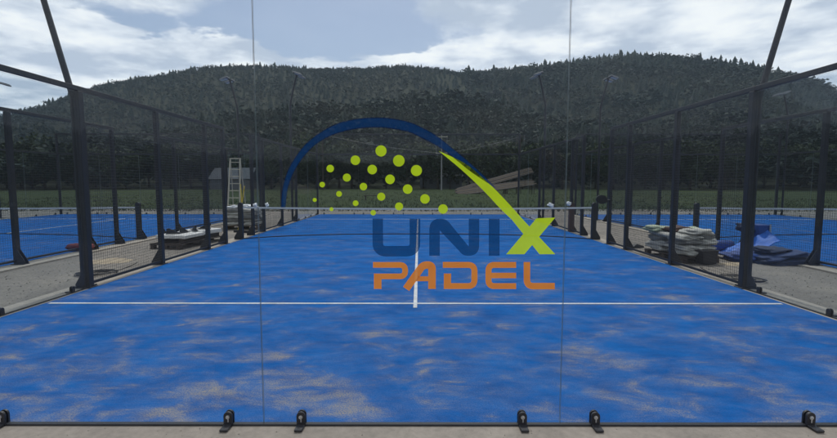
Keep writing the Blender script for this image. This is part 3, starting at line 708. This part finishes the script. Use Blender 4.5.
# blue turf offcuts and mats by the right court
def cloth(name, x0, x1, y0, y1, fn, m_, thick=.012, n=22):
    vs = []; 
    for j in range(n + 1):
        for i in range(n + 1):
            x = x0 + (x1-x0)*i/n; y = y0 + (y1-y0)*j/n; vs.append((x, y, fn(x, y, i/n, j/n)))
    k = (n+1)*(n+1); vs += [(x, y, max(.001, z - thick)) for x, y, z in vs]
    f = [(j*(n+1)+i, j*(n+1)+i+1, (j+1)*(n+1)+i+1, (j+1)*(n+1)+i) for j in range(n) for i in range(n)]
    g = [tuple(k + q for q in reversed(a)) for a in f]
    ring = [i for i in range(n+1)] + [j*(n+1)+n for j in range(1, n+1)] + [n*(n+1)+i for i in range(n-1, -1, -1)] + [j*(n+1) for j in range(n-1, 0, -1)]
    s_ = [(ring[(i+1) % len(ring)], ring[i], k + ring[i], k + ring[(i+1) % len(ring)]) for i in range(len(ring))]
    b = MB(); b.add(vs, f + g + s_); return b.mesh(name, m_, True)
nz = lambda x, y, s, k: noise.noise(Vector((x*s + k, y*s, k)))
link('turf_offcut', cloth('turf_offcut', -.42, .50, -.42, .42, lambda x, y, u, v: .02 + .66*max(0, u-.10)**1.2*(1-.55*abs(v-.55)) + .07*nz(x, y, 5, 2)*min(1, 5*u), M['blue_sheet'], .014, 30), None, (7.50, 7.35, GZ), (0, 0, R(-4)),
     'bright blue turf offcut rising in a crumpled slope beside the right path', 'turf offcut', 'leftover turf heaped by the right court')
t = thing('turf_box', 'navy box with a pale edge standing behind the blue turf offcut', 'box', (8.02 - .06, 7.55, GZ), R(-5))
b = MB(); b.cbox((0, 0, .35), (.26, .42, .70), .012); link('box_body', b.mesh('box_body', M['navy_sheet']), t)
b = MB(); b.cbox((.11, -.217, .36), (.035, .012, .72), .003); link('edge_strip', b.mesh('edge_strip', M['turf_back']), t)
link('dark_sack', pillow('dark_sack', (.34, .30, .20), M['dark_mat'], 4.4, .3), None, (7.68, 7.60, GZ + .60), (0, .25, .4), 'dark sack sitting on top of the blue turf offcut', 'sack')
for k, (x, y, d_, z, mm, lab) in enumerate(((7.05, 6.75, (.80, .70, .20), .085, 'navy_sheet', 'navy crumpled mat lying at the left end of the turf heap'),
        (7.58, 6.42, (1.10, .74, .15), .065, 'dark_mat', 'dark mat at the bottom of the low stack nearest the path'), (7.55, 6.45, (1.0, .68, .13), .165, 'mat_grey', 'grey mat in the middle of the low stack nearest the path'),
        (7.50, 6.55, (.66, .50, .12), .255, 'dark_mat', 'small dark mat folded on top of the low stack'), (7.55, 6.95, (.90, .46, .26), .12, 'navy_sheet', 'navy mat bunched between the low stack and the blue offcut'))):
    link('floor_mat', pillow('floor_mat', d_, M[mm], k*2.7 + 1, .28), None, (x, y, GZ + z), (.05*(k % 2), -.06*(k % 3), R(-10 + 7*k)), lab, 'mat', 'leftover turf heaped by the right court')
b = MB(); n_ = 40; b.tube([(-.42, 0, .14), (.42, 0, .14)], .14, 20); b.tube([(-.43, 0, .14), (.43, 0, .14)], .03, 10)
link('turf_roll', b.mesh('turf_roll', M['navy_sheet']), None, (7.2, 7.9, GZ), (0, 0, R(12)), 'rolled navy turf lying behind the fence post on the right', 'turf roll', 'leftover turf heaped by the right court')

# white boards on a pallet on the left path
px_, py_ = -6.10, 9.15
pallet((px_, py_, GZ), R(80), 'low dark pallet under the white boards on the left path', 'dark_wood', (1.9, .85))
for k, (dx, dy, d, z, a, lab) in enumerate(((-.03, -.42, (.85, .80, .09), .25, R(84), 'white board lying flat on the left pallet, nearer one'), (.06, .48, (.82, .74, .11), .26, R(75), 'white board lying flat on the left pallet, farther one'))):
    t = thing('white_board', lab, 'board', (px_ + dx, py_ + dy, GZ + .144), a, 'white boards on the left pallet')
    for yy in (-.25, .25): b = MB(); b.cbox((0, yy, .0525), (d[0]*.9, .1, .103), .004); link('batten', b.mesh('batten', M['dark_wood']), t)
    b = MB(); b.cbox((0, 0, .107 + d[2]/2), d, .012); link('sheet', b.mesh('sheet', M['white_board']), t)
for k in range(4):
    t = thing('post_bracket', ['short black bracket at the near end of the white boards', 'black bracket in the middle of the nearer white board', 'black bracket at the joint of the white boards', 'black bracket lying on the farther white board'][k], 'bracket', (px_ - .12 + .1*k, py_ - .60 + .34*k, GZ + .144 + (.210 if k < 2 else .230)), R(30 + 50*k), 'black steel brackets on the white boards')
    b = MB(); b.cbox((0, 0, .012), (.34, .12, .02), .003); link('base_plate', b.mesh('base_plate', M['black_metal']), t)
    b = MB(); b.prism([(-.15, .023), (.13, .023), (-.09, .14), (-.15, .14)], -.02, .02, 'y'); link('gusset', b.mesh('gusset', M['black_metal']), t)

# pallet of bags, ladder and tools farther along the left path
wx, wy = -6.22, 13.3
pallet((wx, wy, GZ), R(4), 'wooden pallet under the grey bags by the stepladder')
for l in range(5):
    for i in range(2):
        for j in range(2):
            link('cement_bag', bagm[(l + 2*i + j) % 6], None, (wx + (i - .5)*.58 + random.gauss(0, .02), wy + (j - .5)*.42 + random.gauss(0, .02), GZ + .142 + .068 + l*.115), (random.gauss(0, .05), random.gauss(0, .05), random.gauss(0, .1) + math.pi*((l + i) % 2)),
                 'grey cement bag in the stack on the pallet below the stepladder', 'cement bag', 'grey bags stacked below the stepladder', scale=(.92, .95, 1))
for dx, dy, lab in ((-.34, -.18, 'white plastic sheet bunched on the left of the bag stack'), (.0, -.08, 'white plastic sheet bunched in the middle of the bag stack'), (.36, -.12, 'white plastic sheet sagging over the right edge of the bag stack')):
    link('plastic_sheet', pillow('plastic_sheet', (.42, .34, .14), M['white_plastic'], dx*9+2, .3), None, (wx + dx, wy + dy, GZ + .142 + .665 - abs(dx)*.10), (0, .5*dx, dx), lab, 'plastic sheet', 'white plastic sheets on the bag stack')
lx, ly = at(236, 17.4)
t = thing('stepladder', 'tall pale aluminium stepladder standing behind the pallet of bags', 'ladder', (lx, ly, GZ), R(3))
for s in (-1, 1):
    b = MB(); b.tube([(s*.24, -.42, 0), (s*.18, 0, 2.55)], .028, 6); link('rail', b.mesh('rail', M['alu']), t)
    b = MB(); b.tube([(s*.26, .46, 0), (s*.18, .03, 2.50)], .020, 6); link('rear_leg', b.mesh('rear_leg', M['alu']), t)
for k in range(9):
    z = .26 + .27*k; f_ = z/2.55; b = MB(); b.cbox((0, -.42*(1-f_) - .0, z), (2*(.24 - .06*f_) - .06, .07, .028), .004); link('tread', b.mesh('tread', M['alu']), t)
b = MB(); b.cbox((0, .02, 2.56), (.40, .14, .03), .006); link('top_cap', b.mesh('top_cap', M['alu']), t)
for px1, v1, px2, v2, D, lab in ((240.5, 184, 246, 216, 15.2, 'yellow handled tool leaning on the pallet of bags'), (244.5, 186, 241, 205, 15.35, 'shorter yellow handled tool crossing the longer one')):
    xa, ya = at(px1, D); xb, _ = at(px2, D)
    t = thing('long_handled_tool', lab, 'tool', (xb, ya - .35, GZ), 0, 'yellow handled tools on the left path')
    b = MB(); b.tube([(0, 0, .08), (xa - xb, .35, zat(v1, D) - GZ)], .017, 8); link('handle', b.mesh('handle', M['yellow']), t)
    b = MB(); b.cbox((0, 0, .04), (.30, .06, .08), .01); link('head', b.mesh('head', M['black_plastic']), t)

# odds and ends
link('sports_bag', pillow('sports_bag', (.62, .26, .17), M['red_cloth'], 2.2, .10), None, (-8.02, 7.75, .10), (0, 0, R(-3)), 'flat dark red bag lying at the edge of the left court', 'bag')
t = thing('wooden_prop', 'pale wooden batten leaning against the fence left of the left path', 'batten', (*at(119, 12.0), GZ), 0)
b = MB(); b.tube([(0, 0, .01), (-.21, .05, .62)], .022, 6); link('batten', b.mesh('batten', M['wood']), t)
def coil(x, y, sd, lab):
    b = MB(); g = random.Random(sd); pts = []
    for k in range(90):
        a = k*.32; rr = .20 + .07*math.sin(k*.21 + sd) + g.gauss(0, .006); pts.append((rr*1.3*math.cos(a), rr*math.sin(a), .012 + .03*abs(math.sin(k*.13))))
    pts += [(.35, .05, .05), (.5, .12, .10), (.62, .1, .16)]
    b.tube(pts, .008, 5); link('wire_coil', b.mesh('wire_coil', M['black_plastic'], True), None, (x, y, GZ), (0, 0, sd), lab, 'cable', 'loose black cables on the paths')
coil(-5.78, 5.15, .4, 'loose coil of black cable by the near left fence post'); coil(5.62, 4.75, 2.5, 'loose coil of black cable by the near right fence post')

for px, D, v, m_, d, lab in ((571.5, 14.9, 203.5, 'white_plastic', (.15, .11, .12), 'white plastic knot on the right fence beyond the net, nearer one'), (552.5, 16.9, 205, 'white_plastic', (.20, .13, .15), 'white plastic knot on the right fence beyond the net, farther one'),
                          (249.5, 13.9, 205, 'white_plastic', (.12, .11, .11), 'white plastic knot on the left fence beyond the net, nearer one'), (269, 14.95, 205, 'white_plastic', (.12, .11, .11), 'white plastic knot on the left fence beyond the net, farther one')):
    x, y = at(px, D); z = zat(v, D); s = 1 if x > 0 else -1
    link('plastic_knot', pillow('plastic_knot', d, M[m_], px, .45), None, (s*(5.08 - .10), y, z), (.3, .4, px), lab, 'plastic wrap', 'white plastic knots on the fence posts')
t = thing('cardboard_wrap', 'red brown cardboard wrapped round the right fence post beyond the net', 'cardboard', (5.08, 12.0, GZ))
b = MB(); b.prism([(-.075, .02), (.085, .02), (.085, .95), (.04, 1.02), (-.075, .90)], -.085, -.058, 'y'); link('front_sheet', b.mesh('front_sheet', M['cardboard']), t)
b = MB(); b.cbox((-.068, 0, .46), (.02, .11, .88), .004); link('side_sheet', b.mesh('side_sheet', M['cardboard']), t)
t = thing('padel_racket', 'dark oval racket head sticking out from the right fence post near net', 'racket', (5.00 - .02, 8.93, 1.17), 0)
b = MB(); b.prism([(-.15 + .15*math.cos(a), .115*math.sin(a)) for a in [2*math.pi*k/28 for k in range(28)]], -.019, .019, 'y'); link('racket_face', b.mesh('racket_face', M['black_plastic']), t, (0, 0, 0), (0, R(8), 0))
b = MB(); b.tube([(-.02, 0, 0), (.10, 0, .02)], .016, 8); link('handle', b.mesh('handle', M['black_plastic']), t)
t = thing('dark_wedge', 'black triangular wedge lying on the right path behind the fence', 'bracket', (5.62, 8.55, GZ), R(20))  # low black wedge on a flat slab beside the fence post
b = MB(); b.prism([(-.16, 0), (.20, 0), (.17, .05), (-.05, .11), (-.16, .04)], -.05, .05, 'y'); link('plate', b.mesh('plate', M['black_metal']), t)
b = MB(); b.cbox((.02, .08, .012), (.40, .14, .02), .003); link('base_plate', b.mesh('base_plate', M['black_metal']), t)
def spill(x, y, sx, sy, sd):
    b = MB(); n = 36; rings = 7; vs = [(0, 0, .024)]
    for q in range(1, rings + 1):
        for k in range(n):
            a = 2*math.pi*k/n; f = q/rings; w_ = 1 + .30*noise.noise(Vector((math.cos(a)*1.6 + sd, math.sin(a)*1.6, sd))) + .10*noise.noise(Vector((math.cos(a)*5, math.sin(a)*5 + sd, 1)))
            vs.append((sx*f*w_*math.cos(a), sy*f*w_*math.sin(a), .024*(1 - f)**1.2 + .004*noise.noise(Vector((q*.9, k*.5, sd)))*(1 - f) + (.0012 if q < rings else -.004)))
    fs = [(0, 1 + k, 1 + (k + 1) % n) for k in range(n)] + [(1 + (q-1)*n + k, 1 + q*n + k, 1 + q*n + (k+1) % n, 1 + (q-1)*n + (k+1) % n) for q in range(1, rings) for k in range(n)]
    b.add(vs, fs); link('sand_spill', b.mesh('sand_spill', M['sand'], True), None, (x, y, GZ), (0, 0, .2), 'thin patch of pale sand spilled on the path', 'sand', 'sand spilled on the paths', 'stuff')
spill(-6.55, 6.55, .52, .40, 1.3); spill(6.55, 6.25, .40, .2, 4.1)
def grit():
    V = []; T = []; g = random.Random(5)
    for k in range(2600):
        if k < 140: x, y, z = g.uniform(-3.2, 3.2), g.uniform(-.30, -.03), .002
        else:
            sx = g.choice((-1, 1)); x = sx*g.uniform(5.42, 7.62); y = 1.5 + 13*g.random()**1.3; z = GZ
        q = g.uniform(.002, .006) if k < 140 else g.uniform(.004, .016); o = len(V)
        a = [g.uniform(.6, 1.3)*q for _ in range(6)]
        V += [(x + a[0], y, z + q*.3), (x, y + a[1], z + q*.25), (x - a[2], y, z + q*.3), (x, y - a[3], z + q*.25), (x, y, z + a[4]), (x, y, z - .001)]
        T += [(o, o+1, o+4), (o+1, o+2, o+4), (o+2, o+3, o+4), (o+3, o, o+4), (o+1, o, o+5), (o+2, o+1, o+5), (o+3, o+2, o+5), (o, o+3, o+5)]
    b = MB(); b.add(V, T); link('gravel', b.mesh('gravel', M['grit']), label='loose grit scattered over the paths and kerb', cat='gravel', kind='stuff')
M['grit'] = mat('grit', (0.22, 0.195, 0.165), .9, .6, 1.5)
grit()

# ------------------------------------------------------------------ beyond the courts
t = thing('wooden_bench', 'low brown wooden bench standing alone in the meadow', 'bench', (*at(372.5, 43), -.06), R(2))
b = MB(); b.cbox((0, 0, .44), (1.75, .36, .06), .008); link('seat', b.mesh('seat', M['dark_wood']), t)
for s in (-1, 1): b = MB(); b.cbox((s*.68, 0, .205), (.10, .32, .41), .006); link('leg', b.mesh('leg', M['dark_wood']), t)

def house(label, px, D, w_, d_, h, rh, rz, wm, rm, wins, group=None):
    x, y = at(px, D); t = thing('house' if wins > 2 else 'shed', label, 'house' if wins > 2 else 'shed', (x, y, float(hill(x, y)) - .1), rz, group)
    b = MB(); b.box((0, 0, h/2), (w_, d_, h))
    b.prism([(-w_/2, h), (w_/2, h), (w_/2, h + .01), (0, h + rh - .15), (-w_/2, h + .01)], -d_/2, d_/2, 'y') if False else b.prism([(-d_/2, h + .002), (d_/2, h + .002), (0, h + rh - .12)], -w_/2, w_/2, 'x')
    link('wall', b.mesh('wall', M[wm]), t)
    sl = math.atan2(rh, d_/2); L = math.hypot(rh, d_/2) + .45
    for s in (-1, 1):
        b = MB(); b.box((0, 0, 0), (w_ + .8, L, .14)); link('roof', b.mesh('roof', M[rm]), t, (0, s*(d_/4 + .14), h + rh/2 - .02), (-s*sl, 0, 0))
    for k in range(wins):
        xx = -w_/2 + w_*(k + .5)/wins; f = MB()
        f.cbox((xx, -d_/2 - .02, h*.55), (1.1, .08, 1.3), .01); fr = link('window', f.mesh('window', M['roof_grey']), t)
        g = MB(); g.box((xx, -d_/2 - .065, h*.55), (.92, .02, 1.1)); link('pane', g.mesh('pane', M['pane']), fr)
    g = MB(); g.cbox((w_*.08 if wins > 2 else 0, -d_/2 - .03, 1.05), (1.0, .08, 2.1), .01); 
    if wins == 2: link('door', g.mesh('door', M['dark_wood']), t)
house('grey shed with a sheet roof at the meadow edge behind the stepladder', 236, 108, 9.4, 6, 2.6, 2.4, R(-4), 'roof_grey', 'roof_grey', 0)
house('pale grey house half hidden behind the trees beside the utility pole', 440, 121, 9.5, 7, 3.4, 2.6, R(14), 'wall_grey', 'roof_grey', 4)

# slanting plank decks on posts at the back of the meadow
def ramp_deck():
    x0, y0 = at(456, 66); x1, y1 = at(534, 66); cx_ = (x0 + x1)/2; L_ = x1 - x0
    t = thing('timber_ramp', 'brown slanting timber decks on posts right of the pale utility pole', 'timber ramp', (cx_, y0, -.07))
    for (za, zb, yy, nm) in ((.30, 3.55, 1.6, 'upper_deck'), (.15, 1.75, 0.0, 'lower_deck')):
        an = math.atan2(zb - za, L_); rot_ = Matrix.Rotation(-an, 3, 'Y') @ Matrix.Rotation(.55, 3, 'X'); n = 7
        for k in range(n):
            b = MB(); off = (k - (n-1)/2)*.235; ln = math.hypot(L_, zb - za)*random.uniform(.95, 1.02)
            b.box(Vector((random.uniform(-.12, .12), yy, (za + zb)/2)) + rot_ @ Vector((0, off, 0)), (ln, .22, .10), rot_); link('plank', b.mesh('plank', M['earth_wood' if k % 3 else 'dark_wood']), t)
        for k in range(5):
            u = (.3 + .68*k/4); z = za + (zb - za)*u
            for oy in (-.6, .6): zz = max(.1, z - .12 + oy*.6); b = MB(); b.cbox(((u - .5)*L_, yy + oy, zz/2), (.14, .14, zz), .01); link('support_post', b.mesh('support_post', M['dark_wood']), t)
M['earth_wood'] = mat('weathered_timber', (0.085, 0.058, 0.036), .85, .35, 1.2, bump=.4, stretch=(1, 6, 6))
ramp_deck()

# utility poles and their wires
def utility(px, D, vtop, varm2, label, arm=1.25, m_='pole_wood'):
    x, y = at(px, D); zt = zat(vtop, D); z0 = float(hill(x, y)) - .3
    t = thing('utility_pole', label, 'utility pole', (x, y, z0), 0, 'utility poles beyond the meadow')
    b = MB(); b.tube([(0, 0, 0), (0, 0, zt - z0 + .4)], [.17, .11], 10); link('pole', b.mesh('pole', M[m_]), t)
    za = zat(varm2, D)
    for z in (zt, za):
        b = MB(); b.cbox((0, -.14, z - z0), (2*arm, .12, .14), .01); c = link('crossarm', b.mesh('crossarm', M['alu' if m_ == 'pole_wood' else 'bark']), t)
        for s in (-1, 1): b = MB(); b.tube([(s*arm*.9, -.14, z - z0 + .07), (s*arm*.9, -.14, z - z0 + .3)], [.06, .04], 6); link('insulator', b.mesh('insulator', M['alu' if m_ == 'pole_wood' else 'galv']), c)
    for s in (-1, 1): b = MB(); b.tube([(s*arm*.9, -.14, zt - z0 - .08), (s*arm*.9, -.14, za - z0 + .3)], .035, 5); link('brace', b.mesh('brace', M['galv']), t)
    return x, y, zt, za
A_p = utility(441, 96, 137.5, 154, 'pale utility pole with two crossarms between the house and the timber decks')
B_p = utility(323, 97, 135, 139, 'utility pole at the left end of the wires, among the trees', .9, 'bark')
C_p = utility(519, 97, 137, 141, 'utility pole at the right end of the wires, above the timber decks', .9, 'bark')
def wire(p, q, sag, lab):
    b = MB(); b.tube([(p[0] + (q[0]-p[0])*k/16, p[1] - .14 + (q[1]-p[1])*k/16, p[2] + (q[2]-p[2])*k/16 - sag*4*(k/16)*(1-k/16)) for k in range(17)], .028, 4)
    link('power_line', b.mesh('power_line', M['galv']), None, (0, 0, 0), (0, 0, 0), lab, 'wire', 'wires between the utility poles')
wire((A_p[0], A_p[1], A_p[3] + .1), (B_p[0], B_p[1], B_p[2]), .5, 'power line running left from the pale utility pole')
wire((A_p[0], A_p[1], A_p[3] + .1), (C_p[0], C_p[1], C_p[2]), .4, 'power line running right from the pale utility pole')

# ------------------------------------------------------------------ air
HAZE = 0.00012
def haze():
    m = bpy.data.materials.new('haze'); m.use_nodes = True; nt = m.node_tree; nt.nodes.clear()
    out = N(nt, 'ShaderNodeOutputMaterial'); v = N(nt, 'ShaderNodeVolumePrincipled'); v.inputs['Color'].default_value = (.66, .84, 1, 1); v.inputs['Density'].default_value = HAZE; v.inputs['Anisotropy'].default_value = .2
    nt.links.new(v.outputs[0], out.inputs['Volume'])
    b = MB(); b.box((0, 0, 150 - 20), (2600, 2600, 340)); link('haze', b.mesh('haze', m), label='thin bluish haze over the valley', cat='haze', kind='stuff')
if HAZE: haze()

# ------------------------------------------------------------------ light
SUN_EL, SUN_AZ = R(60), R(-2)
d = Vector((math.sin(SUN_AZ)*math.cos(SUN_EL), math.cos(SUN_AZ)*math.cos(SUN_EL), math.sin(SUN_EL)))
s = bpy.data.lights.new('sun', 'SUN'); s.energy = 2.4; s.angle = R(2.0); s.color = (1, .95, .87)
so = bpy.data.objects.new('sun', s); COL.objects.link(so); so.rotation_euler = d.to_track_quat('Z', 'Y').to_euler()

w = bpy.data.worlds.new('World'); SC.world = w; w.use_nodes = True; nt = w.node_tree; nt.nodes.clear(); L = nt.links
out = N(nt, 'ShaderNodeOutputWorld')
sky = N(nt, 'ShaderNodeTexSky', sky_type='NISHITA'); sky.sun_disc = False; sky.sun_elevation = SUN_EL; sky.sun_rotation = SUN_AZ; sky.dust_density = 2.0; sky.air_density = 1.0
b1 = N(nt, 'ShaderNodeBackground', Strength=0.13); L.new(sky.outputs[0], b1.inputs['Color'])
tc = N(nt, 'ShaderNodeTexCoord'); sp = N(nt, 'ShaderNodeSeparateXYZ'); L.new(tc.outputs['Generated'], sp.inputs[0])
def wm(op, a, b_=None, c=None):
    n = N(nt, 'ShaderNodeMath', operation=op)
    for i, v in enumerate((a, b_, c)):
        if v is None: continue
        if isinstance(v, (int, float)): n.inputs[i].default_value = v
        else: L.new(v, n.inputs[i])
    return n.outputs[0]
zc = wm('ADD', wm('MAXIMUM', sp.outputs['Z'], 0.0), 0.10)
cv = N(nt, 'ShaderNodeCombineXYZ'); L.new(wm('DIVIDE', sp.outputs['X'], zc), cv.inputs[0]); L.new(wm('DIVIDE', sp.outputs['Y'], zc), cv.inputs[1]); cv.inputs[2].default_value = 4.3
n1 = N(nt, 'ShaderNodeTexNoise', Scale=0.9, Detail=10.0, Roughness=0.6, Distortion=0.15); L.new(cv.outputs[0], n1.inputs['Vector'])
n2 = N(nt, 'ShaderNodeTexNoise', Scale=2.1, Detail=6.0, Roughness=0.55); L.new(cv.outputs[0], n2.inputs['Vector'])
# clear gap in the cloud to the upper left of the ridge
vm = N(nt, 'ShaderNodeVectorMath', operation='DISTANCE'); L.new(tc.outputs['Generated'], vm.inputs[0]); vm.inputs[1].default_value = Vector((-.215, 1, .315)).normalized()
def wmr(v, a, b_, lo, hi):
    n = N(nt, 'ShaderNodeMapRange', interpolation_type='SMOOTHSTEP'); L.new(v, n.inputs[0])
    for k, x in zip(('From Min', 'From Max', 'To Min', 'To Max'), (a, b_, lo, hi)): n.inputs[k].default_value = x
    return n.outputs[0]
gap = wmr(vm.outputs['Value'], 0.05, 0.27, -0.30, 0.05)
low = wmr(wm('MULTIPLY_ADD', wm('SUBTRACT', n1.outputs[0], 0.5), -0.26, sp.outputs['Z']), 0.25, 0.315, 0.42, 0.0)
m_ = wm('ADD', wm('ADD', n1.outputs[0], gap), low)
cover = wmr(m_, 0.43, 0.57, 0.03, 0.97)
shade = wmr(n2.outputs[0], 0.34, 0.66, 0.50, 1.0)
cc = ramp(nt, [(0.55, (0.50, 0.56, 0.66)), (0.8, (0.78, 0.81, 0.86)), (1.0, (1.0, 0.99, 0.97))]); L.new(shade, cc.inputs[0])
b2 = N(nt, 'ShaderNodeBackground', Strength=1.48); L.new(cc.outputs[0], b2.inputs['Color'])
mx = N(nt, 'ShaderNodeMixShader'); L.new(cover, mx.inputs[0]); L.new(b1.outputs[0], mx.inputs[1]); L.new(b2.outputs[0], mx.inputs[2]); L.new(mx.outputs[0], out.inputs['Surface'])

# ------------------------------------------------------------------ camera and render settings
cam = bpy.data.cameras.new('camera'); co = bpy.data.objects.new('camera', cam); COL.objects.link(co); SC.camera = co
cam.sensor_width = 36; cam.lens = 36 * F / 837; cam.clip_start = .05; cam.clip_end = 4000
co.location = CAM; co.rotation_euler = (R(90 - 4.653), R(-.04), R(.05))
vs = SC.view_settings; vs.view_transform = 'Standard'; vs.look = 'None'; vs.gamma = 1; vs.use_curve_mapping = False; vs.exposure = -0.28
SC.render.engine = 'CYCLES'; cy = SC.cycles; cy.use_denoising = True; cy.max_bounces = 8; cy.transparent_max_bounces = 48; cy.volume_bounces = 0
cy.use_adaptive_sampling = True; cy.adaptive_threshold = .015
